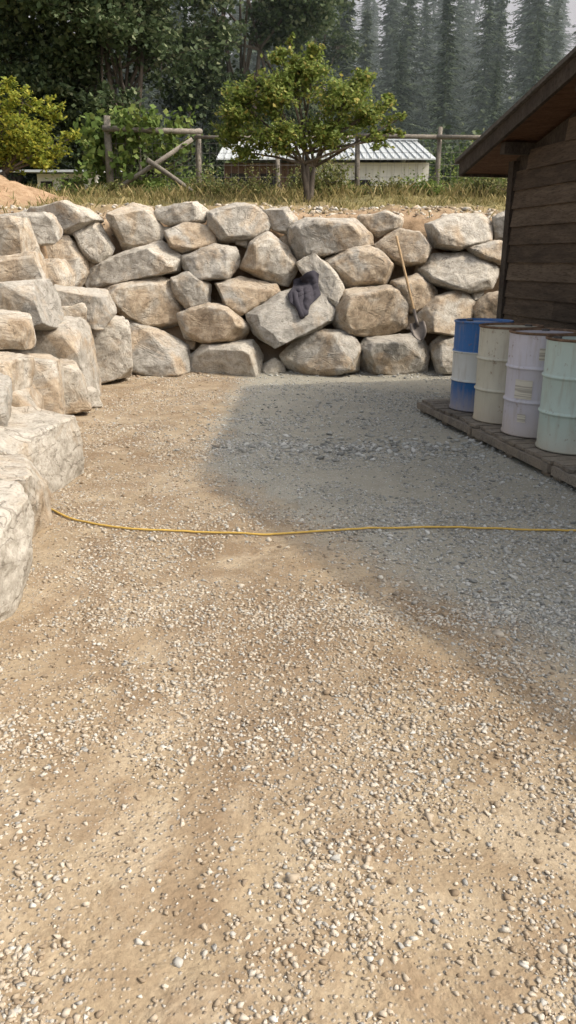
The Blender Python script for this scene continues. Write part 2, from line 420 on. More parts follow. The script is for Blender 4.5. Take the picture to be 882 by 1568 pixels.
# image coordinates of the wall: each boulder outline as (across, down) pixels; origin at the foot below the yard centre,
# 104.4 pixels per metre along the wall and 111.9 per metre up it; the wall leans back 0.39 m per metre of height
W = [
 [(38,318),(100,305),(135,316),(157,335),(110,358),(60,355),(40,342)],
 [(110,350),(148,330),(175,380),(152,405),(125,394)],
 [(165,325),(200,308),(230,316),(250,352),(243,368),(185,386),(167,355)],
 [(236,315),(300,305),(318,320),(314,338),(260,344),(238,333)],
 [(252,352),(295,336),(328,350),(330,370),(290,390),(260,378)],
 [(316,322),(360,307),(402,313),(420,345),(396,364),(335,370),(317,346)],
 [(398,318),(440,314),(454,332),(442,357),(416,350)],
 [(442,345),(468,331),(542,332),(572,360),(574,374),(510,390),(458,400),(444,380)],
 [(548,328),(590,319),(622,330),(617,346),(580,360),(558,350)],
 [(573,372),(610,346),(642,352),(662,378),(652,402),(618,407),(580,388)],
 [(651,340),(700,324),(742,324),(757,340),(754,367),(700,382),(662,376)],
 [(755,330),(775,320),(806,326),(806,365),(760,367)],
 [(712,376),(765,366),(795,380),(775,404),(730,397)],
 [(40,385),(60,357),(105,360),(130,385),(133,415),(115,447),(58,442),(43,410)],
 [(126,430),(140,408),(195,380),(247,368),(278,393),(272,414),(180,438),(133,444)],
 [(278,390),(330,373),(364,374),(370,400),(350,428),(300,428),(280,410)],
 [(367,410),(383,370),(410,352),(442,376),(457,410),(443,442),(400,427)],
 [(455,402),(478,386),(512,413),(527,440),(517,472),(490,457),(468,430)],
 [(498,395),(545,371),(582,379),(602,405),(592,438),(530,445),(508,425)],
 [(641,412),(663,388),(732,384),(765,410),(757,442),(720,449),(648,432)],
 [(598,430),(640,418),(674,445),(667,472),(630,482),(603,452)],
 [(158,440),(235,418),(267,433),(285,465),(272,502),(240,512),(190,492),(163,462)],
 [(261,425),(290,413),(324,435),(322,467),(285,474),(263,447)],
 [(328,432),(370,423),(427,433),(430,447),(385,477),(363,490),(343,467)],
 [(378,480),(430,448),(497,428),(516,468),(512,492),(420,533),(388,512)],
 [(508,470),(525,443),(592,435),(628,450),(624,502),(590,517),(520,514),(506,492)],
 [(638,480),(665,453),(717,441),(730,460),(722,502),(690,517),(643,507)],
 [(722,470),(745,448),(785,443),(800,490),(728,500)],
 [(158,510),(185,485),(250,508),(288,530),(293,572),(250,584),(190,574),(160,548)],
 [(273,480),(320,463),(352,468),(381,500),(377,522),(320,530),(283,520)],
 [(290,545),(310,527),(387,521),(403,545),(398,576),(330,586),(293,570)],
 [(428,545),(465,506),(532,503),(554,535),(549,570),(490,586),(438,566)],
 [(549,530),(560,516),(642,512),(658,535),(654,572),(600,582),(553,576)],
 [(655,530),(670,514),(722,513),(728,566),(670,576)],
 [(728,515),(800,512),(800,575),(732,575)],
 [(400,560),(420,548),(436,558),(438,576),(400,578)],
 [(806,320),(870,315),(885,350),(860,380),(810,375)],[(800,380),(870,380),(880,440),(800,445)],
 [(795,450),(870,445),(880,510),(800,515)],[(803,515),(880,515),(885,580),(803,580)],
 [(885,325),(950,320),(965,390),(885,395)],[(882,398),(960,395),(965,480),(885,480)],[(885,485),(970,480),(970,580),(885,580)],
 [(245,345),(262,343),(262,360),(248,362)],[(358,350),(380,352),(378,378),(360,372)],[(590,400),(608,402),(600,425),(585,418)],
 [(322,470),(338,466),(345,485),(330,488)],[(440,500),(470,500),(465,520),(438,530)],[(128,395),(150,398),(140,415),(122,412)],
 [(640,405),(655,400),(650,425),(636,420)],[(725,445),(745,440),(742,458),(724,462)],[(283,520),(300,523),(298,540),(285,538)],
 [(428,362),(446,352),(450,378),(440,385)],[(250,392),(262,388),(268,412),(256,418)],[(620,480),(640,482),(640,508),(622,505)],
]
rr = random.Random(4)
wall_rocks = []
for k, poly in enumerate(W):
    P = [((a-441)/104.4, (576-b)/111.9) for a, b in poly]
    cx = sum(p[0] for p in P)/len(P); cz = sum(p[1] for p in P)/len(P)
    A = abs(sum(P[i][0]*P[(i+1) % len(P)][1]-P[(i+1) % len(P)][0]*P[i][1] for i in range(len(P))))/2
    s = math.sqrt(A)
    small = s < .25
    y0 = 11.3 + .39*cz + rr.uniform(-.08, .08) + (.12 if small else 0)
    if k in (24,): y0 -= .08
    pts = []
    tx, tz = rr.uniform(-.45, .45), rr.uniform(-.25, .6)
    if k == 24: tx, tz = .05, .75
    for (x, z) in P:
        dx, dz = (x-cx), (z-cz)
        pts.append((cx+dx*1.03, y0 + .15*dz + rr.uniform(.0, .12)*s, cz+dz*1.03))
        f = rr.uniform(.64, .93)
        pts.append((cx+dx*f, y0 - s*.28 + tx*dx*f + tz*dz*f, cz+dz*f))
        pts.append((cx+dx*.85, y0 + s*.55, cz+dz*.82))
    cuts = []
    for q in range(2 if small else 6):
        no = Vector((rr.uniform(-1, 1), -rr.uniform(.25, 1.1), rr.uniform(-.8, 1))).normalized()
        far = max((Vector(p)-Vector((cx, y0, cz))).dot(no) for p in pts)
        cuts.append((Vector((cx, y0, cz))+no*far*rr.uniform(.78, .94), no))
    me = hull_mesh('boulder_%d' % k, pts, M_rock, cuts, True)
    wall_rocks.append(finish_rock(me, 'boulder_%d' % k, back, 4 if not small else 3, 1. if not small else .5))

leftw = empty('rock_retaining_wall')
def boulder(k, cx, cy, cz, w, d, h, rot=0, amp=1.):
    r = random.Random(100+k); pts = []
    for sx in (-1, 1):
        for sy in (-1, 1):
            for sz in (-1, 1):
                pts.append((sx*r.uniform(.70, 1.04)*w/2, sy*r.uniform(.70, 1.04)*d/2, sz*r.uniform(.76, 1.04)*h/2))
    for q in range(3):
        v = Vector((r.gauss(0,1), r.gauss(0,1), r.gauss(0,.6))).normalized(); pts.append((v.x*w*.54, v.y*d*.54, v.z*h*.52))
    cuts = []
    for q in range(9):
        no = Vector((r.uniform(-1, 1), r.uniform(-1, .6), r.uniform(-.7, 1.))).normalized()
        far = max(Vector(p).dot(no) for p in pts)
        cuts.append((no*far*r.uniform(.78, .94), no))
    R = Matrix.Rotation(rot+r.uniform(-.2,.2), 3, 'Z') @ Matrix.Rotation(r.uniform(-.13, .13), 3, 'X') @ Matrix.Rotation(r.uniform(-.13, .13), 3, 'Y')
    me = hull_mesh('boulder_%d' % k, pts, M_rock, cuts, True)
    for v in me.vertices: v.co = R @ v.co + Vector((cx, cy, cz))
    finish_rock(me, 'boulder_%d' % k, leftw, 5 if cy < 7.2 else 4, amp)
LR = [
 (-1.84, 3.52, .20, 1.05, .88, .64, .15), (-1.99, 4.42, .20, 1.10, .92, .60, .1), (-2.14, 5.50, .20, 1.0, 1.15, .66, -.12),
 (-2.45, 5.62, .58, 1.0, 1.0, .34, .2), (-2.55, 6.65, .26, .85, .8, .70, .2), (-2.62, 6.6, .68, .8, .8, .34, -.1),
 (-2.73, 7.5, .36, 1.2, 1.15, .90, .1), (-2.85, 9.25, .42, 1.15, 1.35, 1.10, .1),
 (-3.15, 8.75, 1.12, 1.25, 1.0, .56, .05), (-2.72, 10.35, 1.03, .9, .7, .44, .1), (-3.45, 9.75, 1.45, 1.05, .7, .40, 0),
 (-3.75, 10.4, 1.84, 1.1, .8, .56, .1), (-2.92, 7.7, .96, .95, .8, .34, .25), (-3.3, 6.8, .78, .8, .9, .5, .2),
 (-3.5, 8.0, 1.12, 1.0, .8, .5, .2), (-2.95, 6.0, .66, .8, .7, .4, .5), (-2.55, 10.75, .45, .8, .8, .9, .2),
 (-1.89, 2.45, .2, 1.0, 1.05, .62, -.1), (-1.94, 1.35, .2, 1.05, 1.05, .6, .1), (-2.0, .2, .2, 1.1, 1.1, .6, 0),
 (-4.2, 10.6, 1.5, .9, .9, .8, .3), (-4.4, 9.6, 1.3, 1., 1., .7, .1), (-3.35, 10.9, 1.4, .8, .6, .44, .1), (-2.5, 4.85, .46, .7, .7, .34, .3),
 (-3.0, 8.2, .93, .55, .5, .3, .1), (-2.5, 8.35, .3, .6, .6, .55, .2), (-2.3, 4.0, .42, .6, .5, .28, .2), (-2.35, 6.25, .2, .45, .4, .4, .5),
 (-2.75, 10.0, .93, .4, .35, .3, .5), (-3.55, 11.35, 2.0, .8, .6, .46, .1), (-2.45, 7.0, .15, .4, .35, .3, .4), (-2.3, 8.75, .1, .3, .3, .22, .4)]
for k, t in enumerate(LR): boulder(k, *t)

# ------------------------------------------------------------------ shovel
M_handle = mat_wood('handle_mat', (.22,.14,.07), (.36,.25,.14), (.48,.36,.22), (4,4,1), 6)
M_steel = mat_plain('steel_mat', (.16,.14,.125), .5, .5, 14, .5)
sh = empty('shovel')
p0 = Vector((1.55, 11.72, 1.93)); p1 = Vector((1.80, 11.06, .78))
b = Builder(); dv = (p1-p0)
b.tube([p0 + dv*t for t in (0, .01, .3, .6, .9, 1)], [.012, .018, .018, .018, .019, .02], 10); b.make('handle', M_handle, sh, True)
b = Builder(); b.tube([p0+dv*.86, p1, p1+dv*.05], [.022, .025, .02], 10); b.make('socket', M_steel, sh, True)
ax = dv.normalized(); side = ax.cross(Vector((0,-1,0))).normalized(); nrm = side.cross(ax)
vs, fs = [], []
prof = [(0, .09), (.02, .105), (.10, .11), (.17, .10), (.22, .075), (.26, .04), (.28, .005)]
for (t, w) in prof:
    for q in range(7):
        u = -1 + q/3
        vs.append(p1 + ax*(t+.0) + side*(u*w) - nrm*(.03*(1-u*u)) )
for a_ in range(len(prof)-1):
    for q in range(6): fs.append([a_*7+q, a_*7+q+1, (a_+1)*7+q+1, (a_+1)*7+q])
bl = mesh_py('blade', vs, fs, M_steel, sh, True); so = bl.modifiers.new('s', 'SOLIDIFY'); so.thickness = .006

# ------------------------------------------------------------------ jacket on the boulder
bpy.context.view_layer.update(); dg = bpy.context.evaluated_depsgraph_get()
trees = []
for k in (16, 17, 18, 23, 24):
    o = wall_rocks[k]; ev = o.evaluated_get(dg); me = ev.to_mesh()
    trees.append(BVHTree.FromPolygons([o.matrix_world @ v.co for v in me.vertices], [list(p.vertices) for p in me.polygons])); ev.to_mesh_clear()
def front(x, z):
    best = 11.9
    for t in trees:
        h = t.ray_cast(Vector((x, 9.5, z)), Vector((0, 1, 0)))
        if h[0] is not None: best = min(best, h[0].y)
    return best
out = [(460,424),(470,416),(480,413),(488,418),(486,434),(490,450),(482,458),(473,466),(470,480),(458,484),(455,470),(444,462),(441,450),(449,438),(450,428)]
out = [((a-441)/104.4, (576-b)/111.9) for a, b in out]
def outl(t):
    t = (t % 1)*len(out); i = int(t); f = t-i; a = out[i]; b2 = out[(i+1) % len(out)]
    return a[0]*(1-f)+b2[0]*f, a[1]*(1-f)+b2[1]*f
cx, cz = .24, 1.13; NR, NT = 22, 80
grid = np.zeros((NR+1, NT, 3))
for a_ in range(NR+1):
    for t in range(NT):
        ox, oz = outl(t/NT); f = a_/NR
        x = cx+(ox-cx)*f; z = cz+(oz-cz)*f
        grid[a_, t] = (x, front(x, z), z)
for it in range(6):
    g = grid[:, :, 1].copy()
    g2 = (np.roll(g, 1, 1)+np.roll(g, -1, 1)+g*2)/4
    g2[1:-1] = (g2[:-2]+g2[2:]+2*g2[1:-1])/4
    grid[:, :, 1] = np.minimum(g2, g)
x, z = grid[:, :, 0], grid[:, :, 2]
fold = .035*np.abs(np.sin(22*x+5*z+4*vn(x, z, 6, 1))) + .03*vn(x, z, 14, 2) + .02*np.abs(np.sin(31*(x*.6-z)+3*vn(x, z, 8, 3)))
rad = np.linspace(0, 1, NR+1)[:, None]
grid[:, :, 1] -= .02 + fold*(1-.6*rad**3)
vs = grid.reshape(-1, 3); fs = []
for a_ in range(NR):
    for t in range(NT):
        fs.append([a_*NT+t, (a_+1)*NT+t, (a_+1)*NT+(t+1) % NT, a_*NT+(t+1) % NT])
M_cloth = mat_plain('jacket_mat', (.065,.060,.072), .95, .35, 30)
jk = empty('jacket')
body = mesh_py('cloth_body', vs.tolist(), fs, M_cloth, jk, True); so = body.modifiers.new('s', 'SOLIDIFY'); so.thickness = .012
b = Builder()
sp = [(.15, 1.25), (.10, 1.14), (.12, 1.02), (.17, .92), (.20, .83)]
b.tube([(x, front(x, z)-.055, z) for x, z in sp], [.03, .045, .042, .04, .036], 12); b.make('sleeve', M_cloth, jk, True)

# ------------------------------------------------------------------ shed
shed = empty('wooden_shed')
ux, uy = .22, -.975
def SL(u, v, z): return (2.42+ux*u-.975*v, 9.0+uy*u-.22*v, z)
M_siding = mat_wood('siding_mat', (.045,.033,.023), (.090,.066,.046), (.150,.115,.082), (1,1,7), 2.2, .8)
M_trim = mat_wood('trim_mat', (.028,.022,.018), (.052,.042,.033), (.09,.075,.06), (2,2,1), 5)
M_soff = mat_wood('soffit_mat', (.055,.030,.018), (.12,.065,.036), (.18,.105,.062), (1,4,1), 5)
M_shin = mat_plain('shingle_mat', (.13,.12,.105), .9, .5, 25)
UE, UP, UF = -.55, 4.55, 8.5
SA = .268
def ztop(u): return 2.68+SA*(u-UE) if u <= UP else 2.68+SA*(UP-UE)-.355*(u-UP)
b = Builder(); rb = random.Random(3); z = .12
while z < 3.85:
    z1 = z+.182
    zt = z1+.25
    u0, u1 = .09, 7.91
    if zt > ztop(0): u0 = max(u0, UE+(zt-2.68)/SA)
    if zt > ztop(8.0): u1 = min(u1, UP+(ztop(UP)-zt)/.355)
    if u1-u0 > .3:
        cuts = [u0] + sorted([rb.uniform(u0+.8, u1-.3) for q in range(2)] if u1-u0 > 3 else []) + [u1]
        for a0, a1 in zip(cuts[:-1], cuts[1:]):
            if a1-a0 < .1: continue
            w = rb.uniform(-.003, .003)
            b.hexa([SL(a0+.002,-.02,z),SL(a1-.002,-.02,z),SL(a1-.002,.034+w,z),SL(a0+.002,.034+w,z),
                    SL(a0+.002,-.02,z1+.01),SL(a1-.002,-.02,z1+.01),SL(a1-.002,.012,z1+.01),SL(a0+.002,.012,z1+.01)])
    z = z1
b.make('lap_siding', M_siding, shed)
def prism(name, v0, v1, mat):
    vs = []
    for v in (v0, v1):
        vs += [SL(.01,v,0), SL(7.99,v,0), SL(7.99,v,ztop(7.99)-.2), SL(UP,v,ztop(UP)-.2), SL(.01,v,ztop(.01)-.2)]
    return mesh_py(name, vs, [[0,1,2,3,4],[9,8,7,6,5],[0,5,6,1],[1,6,7,2],[2,7,8,3],[3,8,9,4],[4,9,5,0]], mat, shed)
prism('wall_core', -.021, -4.8, M_trim)
b = Builder()
b.box(SL, (-.02,-.02,.05), (.085,.05,2.60)); b.box(SL, (7.915,-.02,.05), (8.02,.05,2.60)); b.box(SL, (.087,-.021,.0), (7.91,.02,.115))
b.make('corner_boards', M_trim, shed)
b = Builder()
for u in (0.3, 1.6, 2.9, 4.2):
    zt = ztop(u)-.155
    b.box(SL, (u-.05, -.03, zt-.12), (u+.05, .30, zt-.012))
b.make('lookouts', M_trim, shed)
b = Builder()
def q(u, v, dz): return SL(u, v, ztop(u)+dz)
for (ua, ub) in ((UE, UP), (UP, UF)):
    b.hexa([q(ua,.33,-.15),q(ub,.33,-.15),q(ub,-5.2,-.15),q(ua,-5.2,-.15),q(ua,.33,-.03),q(ub,.33,-.03),q(ub,-5.2,-.03),q(ua,-5.2,-.03)])
b.make('roof_deck', M_soff, shed)
b = Builder()
for (ua, ub) in ((UE-.03, UP), (UP, UF+.03)):
    b.hexa([q(ua,.37,-.17),q(ub,.37,-.17),q(ub,.332,-.17),q(ua,.332,-.17),q(ua,.37,-.028),q(ub,.37,-.028),q(ub,.332,-.028),q(ua,.332,-.028)])
b.box(SL, (UE-.035,-5.2,2.50), (UE-.003,.331,2.635))
b.make('fascia', M_trim, shed)
b = Builder()
for (ua, ub) in ((UE-.07, UP), (UP, UF+.07)):
    b.hexa([q(ua,.41,-.026),q(ub,.41,-.026),q(ub,-5.25,-.026),q(ua,-5.25,-.026),q(ua,.41,.012),q(ub,.41,.012),q(ub,-5.25,.012),q(ua,-5.25,.012)])
b.make('shingles', M_shin, shed)

# ------------------------------------------------------------------ pallet platform
pal = empty('wooden_pallet_platform')
M_pal = mat_wood('pallet_mat', (.10,.085,.07), (.20,.175,.145), (.29,.255,.21), (2,2,2), 5, .9, (.26,.215,.16))
px, py = .203, -.979
def PL(u, v, z): return (1.47+px*u+.979*v, 8.45+py*u+.203*v, z)
b = Builder()
for v in (.0, .5, 1.0): b.box(PL, (0, v, .035), (4.2, v+.045, .115))
for n_ in range(3):
    b.box(PL, (n_*1.4+.01, -.01, .0), (n_*1.4+.13, 1.06, .033)); b.box(PL, (n_*1.4+.62, -.01, .0), (n_*1.4+.75, 1.06, .033)); b.box(PL, (n_*1.4+1.24, -.01, .0), (n_*1.4+1.37, 1.06, .033))
u = 0.; rb = random.Random(8)
while u < 4.15:
    w = rb.uniform(.115, .135); e = rb.uniform(-.035, .01); zz = rb.uniform(-.002, .004)
    b.box(PL, (u, e, .118+zz), (u+w, 1.07+rb.uniform(-.02, .02), .141+zz)); u += w+rb.uniform(.014, .035)
b.make('boards', M_pal, pal)
b = Builder()
for n_ in range(3): b.box(PL, (n_*1.4-.01+.02*n_,-.045,.045), (n_*1.4+1.37,-.003,.112))
b.make('edge_beam', M_pal, pal)

# ------------------------------------------------------------------ drums
M_rust = mat_plain('rusty_rim_mat', (.22,.14,.09), .8, .6, 22)
M_bung = mat_plain('bung_mat', (.12,.11,.10), .5, .4, 20)
m = N('label_mat'); co = m.coord()
v = m.mapping(co, (2, 2, 60)); ln = m.noise(v, 1.2, 2, .5)
m.color(m.mix(m.ramp(ln, [(.5, 0.), (.53, .7)], 'LINEAR'), (.62,.59,.50), (.32,.29,.25))); M_label = m.m
R = .285
def drum(name, x, y, c, tops, bands=None, rust=.3, rotz=0, labels=()):
    e = empty(name); z0 = .146
    prof = [(0, .012), (R-.02, .012), (R-.004, 0), (R+.004, .004), (R+.004, .016), (R-.004, .024)]
    def ring(zc): return [(R-.004, zc-.022), (R-.001, zc-.014), (R+.007, zc-.006), (R+.009, zc), (R+.007, zc+.006), (R-.001, zc+.014), (R-.004, zc+.022)]
    prof += ring(.30)
    prof += ring(.585)
    prof += [(R-.004, .852), (R-.003, .862)]
    n = 72; vs = []; fs = []
    for (r_, z) in prof:
        for k in range(n):
            t = 2*PI*k/n; dent = 0
            if .05 < z < .84 and abs(z-.3) > .03 and abs(z-.585) > .03: dent = -.004*math.sin(3*t+rotz)*math.sin(z*9)
            vs.append(((r_+dent)*math.cos(t), (r_+dent)*math.sin(t), z))
    mi = []
    for a_ in range(len(prof)-1):
        for k in range(n):
            fs.append([a_*n+k, a_*n+(k+1) % n, (a_+1)*n+(k+1) % n, (a_+1)*n+k])
            zc = (prof[a_][1]+prof[a_+1][1])/2
            mi.append(1 if (bands and .295 < zc < .59) else 0)
    mm = mat_paint(name+'_paint', c, rust)
    ob = mesh_py('body', vs, fs, mm, e, True)
    if bands:
        ob.data.materials.append(mat_paint(name+'_band', bands, rust))
        ob.data.polygons.foreach_set('material_index', mi)
    pr = [(R-.003, .862), (R+.005, .866), (R+.007, .874), (R+.004, .882), (R-.004, .884), (R-.010, .878), (R-.012, .862), (R-.03, .860), (R-.06, .864), (.12, .866), (0.001, .866)]
    vs = []; fs = []; mi = []
    for (r_, z) in pr:
        for k in range(n):
            t = 2*PI*k/n; vs.append((r_*math.cos(t), r_*math.sin(t), z))
    for a_ in range(len(pr)-1):
        for k in range(n):
            fs.append([a_*n+k, a_*n+(k+1) % n, (a_+1)*n+(k+1) % n, (a_+1)*n+k]); mi.append(0 if a_ < 6 else 1)
    lid = mesh_py('rim_and_lid', vs, fs, tops, e, True); lid.data.materials.append(mat_paint(name+'_lid', tuple(q_*.85 for q_ in c), .9)); lid.data.polygons.foreach_set('material_index', mi)
    b = Builder()
    b.tube([(.20,0,.860),(.20,0,.880),(.20,0,.881)], [.034,.034,.025], 16); b.tube([(-.20,0,.860),(-.20,0,.876),(-.20,0,.877)], [.018,.018,.012], 12)
    b.make('bungs', M_bung, e, False)
    for (t0, t1, za, zb) in labels:
        vs = []; fs = []
        for k in range(13):
            t = t0+(t1-t0)*k/12 - rotz
            for z in (za, zb): vs.append(((R+.0015)*math.cos(t), (R+.0015)*math.sin(t), z))
        for k in range(12): fs.append([2*k, 2*k+2, 2*k+3, 2*k+1])
        mesh_py('label', vs, fs, M_label, e, True)
    e.location = (x, y, z0); e.rotation_euler[2] = rotz
    return e
A = math.radians
drum('steel_drum', 1.96, 7.92, (.012,.11,.33), mat_paint('blue_rim', (.03,.12,.32), .6), (.58,.60,.58), .3, 2.1)
drum('steel_drum', 2.07, 7.33, (.54,.52,.42), M_rust, None, .5, .4)
drum('steel_drum', 2.19, 6.74, (.55,.535,.59), M_rust, None, .45, 1.2, [(A(-150), A(-118), .33, .49), (A(-112), A(-92), .66, .76), (A(-140), A(-125), .13, .2)])
drum('steel_drum', 2.32, 6.15, (.46,.57,.52), M_rust, None, .4, 2.7)

# ------------------------------------------------------------------ yellow hose
M_hose = mat_plain('hose_mat', (.66,.44,.11), .5, .25, 20)
hp = [(-2.25,5.55,.62),(-1.93,5.25,.30),(-1.757,5.13,.03),(-1.55,4.87,.012),(-1.344,4.68,.01),(-1.014,4.52,.01),(-.568,4.46,.01),(0,4.45,.01),(.65,4.53,.01),(1.22,4.53,.01),(1.8,4.48,.01),(2.6,4.42,.01),(3.2,4.4,.01)]
def catmull(P, n=16):
    P = [Vector(p) for p in P]; o = []
    for i in range(len(P)-1):
        a, b_, c, d = P[max(i-1,0)], P[i], P[i+1], P[min(i+2,len(P)-1)]
        for k in range(n):
            t = k/n; o.append(.5*((2*b_)+(c-a)*t+(2*a-5*b_+4*c-d)*t*t+(3*b_-a-3*c+d)*t**3))
    o.append(P[-1]); return o
pts = catmull(hp)
for p in pts:
    if p.x > -1.7:
        p.y += .006*math.sin(p.x*7)+.003*math.sin(p.x*17); p.z = float(height(p.x, p.y))+.012
b = Builder(); b.tube(pts, .0068, 8); b.make('garden_hose', M_hose, None, True)

# ------------------------------------------------------------------ foliage helpers
def leaf_quads(rg, C, size, wid=.6, upb=.4):
    n = len(C)
    nr = rg.normal(size=(n,3)); nr[:,2] = np.abs(nr[:,2])+upb; nr /= np.linalg.norm(nr,axis=1)[:,None]
    t = rg.normal(size=(n,3)); t -= (t*nr).sum(1)[:,None]*nr; t /= np.linalg.norm(t,axis=1)[:,None]
    bb = np.cross(nr, t); s = size*rg.uniform(.6,1.25,size=(n,1))
    V = np.stack([C-t*s*.5, C+bb*s*wid*.5-nr*s*.08+t*s*.05, C+t*s*.5, C-bb*s*wid*.5-nr*s*.08+t*s*.05], 1).reshape(-1,3)
    return V, np.arange(4*n).reshape(-1,4)
def make_tree(name, seed, base, stems, blobs, leaf, nleaf, mat, trad=.09, wid=.6, clr=.28, ncl=26, lo=.45):
    rg = np.random.RandomState(seed); rnd_ = random.Random(seed)
    e = empty(name); b = Builder(); base = Vector(base)
    allc = []; vols = [q_[3]*q_[4]*q_[5] for q_ in blobs]; tv = sum(v**.8 for v in vols)
    for bi, (bx,by,bz,rx,ry,rz) in enumerate(blobs):
        c = base+Vector((bx,by,bz)); st = stems[bi % len(stems)]
        fork = base+Vector(st)
        mid_ = fork.lerp(c, .5)+Vector((rnd_.uniform(-.1,.1)*rx, rnd_.uniform(-.1,.1)*ry, .12*rz))
        b.tube([fork, mid_, c, c+Vector((0,0,rz*.6))], [trad*.45, trad*.3, trad*.18, trad*.05], 6)
        nc = max(6, int(ncl*(vols[bi]**.8)/tv*len(blobs)))
        for q_ in range(nc):
            d = rg.normal(size=3); d /= np.linalg.norm(d); rr_ = rg.uniform(lo, 1.15)
            p = np.array(c)+d*np.array([rx,ry,rz])*rr_
            pv = Vector(p); b.tube([c.lerp(pv,.15), c.lerp(pv,.6)+Vector((0,0,.05*rz)), pv], [trad*.12, trad*.07, trad*.03], 4)
            nl = int(nleaf*(vols[bi]**.8)/tv/nc*rg.uniform(.3,1.7))
            cr_ = clr*min(rx,rz)*rg.uniform(.6,1.4)
            g = rg.normal(size=(nl,3))*np.array([cr_,cr_,cr_*.65])*.75
            along = rg.rand(nl,1)*.35
            allc.append(p+g - along*(p-np.array(c)))
    for st in stems[:3]:
        top = base+Vector(st)
        b.tube([base-Vector((0,0,.1)), base.lerp(top,.35)+Vector((trad*.3,0,0)), base.lerp(top,.7), top], [trad*1.15, trad*.9, trad*.75, trad*.5], 8)
    b.make('trunk_and_limbs', M_bark, e, True)
    C = np.concatenate(allc); V_, F_ = leaf_quads(rg, C, leaf, wid)
    mesh_np('foliage', V_, F_, mat, e)
    return e
H = lambda x, y: float(height(x, y))
make_tree('fruit_tree', 3, (.38, 16.0, H(.38,16)), [(-.1,0,.75),(.12,.05,.7),(-.02,.1,.95)],
  [(-.6,0,1.95,.55,.6,.45),(-.15,.1,2.3,.5,.5,.40),(-.5,-.1,2.55,.25,.3,.2),(.1,0,2.55,.2,.3,.22),(.6,0,1.85,.55,.6,.42),(1.15,.1,1.6,.45,.5,.33),(-1.2,0,1.75,.45,.5,.40),(-1.5,.1,1.3,.32,.4,.30),(.35,.1,1.3,.6,.6,.32),(-.6,-.1,1.2,.6,.5,.34),(.95,0,2.15,.28,.35,.26),(1.5,.1,1.85,.18,.25,.14),(1.62,0,1.3,.25,.25,.12),(-1.0,0,2.2,.2,.3,.18),(1.3,0,1.15,.35,.3,.18),(-1.2,0,.95,.38,.3,.22),(1.75,0,1.55,.12,.2,.1),(-.35,0,2.8,.1,.15,.14)],
  .085, 19000, M_leafA, .07, lo=.25)
make_tree('fruit_tree', 5, (-5.85, 17.0, 2.72), [(-.05,0,.5),(.1,0,.6)],
  [(-.1,0,1.6,.7,.6,.5),(.55,0,1.25,.6,.6,.42),(-.6,0,1.95,.5,.5,.4),(.0,.1,.85,.7,.6,.3),(1.05,0,.85,.5,.4,.28),(1.15,.1,1.65,.26,.3,.3),(-.9,0,1.1,.5,.6,.42),(.15,0,2.15,.35,.35,.25),(1.5,0,1.2,.28,.25,.22),(.6,0,1.85,.3,.3,.25)],
  .09, 13500, M_leafY, .08, lo=.25)
cw = [(-11.5, 35, 10, 5), (-6.3, 33, 11, 7), (-2.0, 37, 13, 9), (-16, 40, 13, 6), (-9, 42, 15, 4), (1.0, 43, 12, 13)]
for k, (x, y, hh, sd) in enumerate(cw):
    rg = np.random.RandomState(sd); bl = []
    nb = 30 if k < 4 else 18; wx = 3.5 if k < 5 else 2.0
    for q_ in range(nb):
        t = rg.uniform(.02, 1); an = rg.uniform(0, 2*PI); rad_ = wx*(1-.35*abs(t-.5)*2)*rg.uniform(.3, 1)
        s_ = rg.uniform(.8, 1.6)
        bl.append((rad_*math.cos(an), rad_*math.sin(an)*.8, 1.2+t*hh, s_*1.15, s_, s_*.8))
    make_tree('cottonwood_tree', sd, (x, y, H(x, y)), [(0,0,hh*.35),(.8,0,hh*.5),(-.7,.2,hh*.6)], bl, .22, 40000 if k < 4 else 24000, M_leafD, .15, .75, .33, ncl=26)

def shrub(name, seed, x, y, rx, ry, rz, leaf, n, mat, wid=.6):
    rg = np.random.RandomState(seed); e = empty(name); b = Builder(); z = H(x, y); C = []
    for q_ in range(max(8, int(n/50))):
        d = rg.normal(size=3); d /= np.linalg.norm(d); d[2] = abs(d[2]); rr_ = rg.uniform(.4, 1.2)
        p = np.array([x, y, z])+d*np.array([rx,ry,rz])*rr_
        b.tube([(x+d[0]*.15*rx, y+d[1]*.15*ry, z-.03), (x+d[0]*.5*rx, y+d[1]*.5*ry, z+d[2]*rz*.55), tuple(p)], [.012,.008,.003], 4)
        nl = 50; C.append(p-rg.rand(nl,1)*.6*(p-np.array([x,y,z]))+rg.normal(size=(nl,3))*rz*.14)
    b.make('stems', M_bark, e); C = np.concatenate(C); C[:,2] = np.maximum(C[:,2], z)
    V_, F_ = leaf_quads(rg, C, leaf, wid); mesh_np('foliage', V_, F_, mat, e); return e
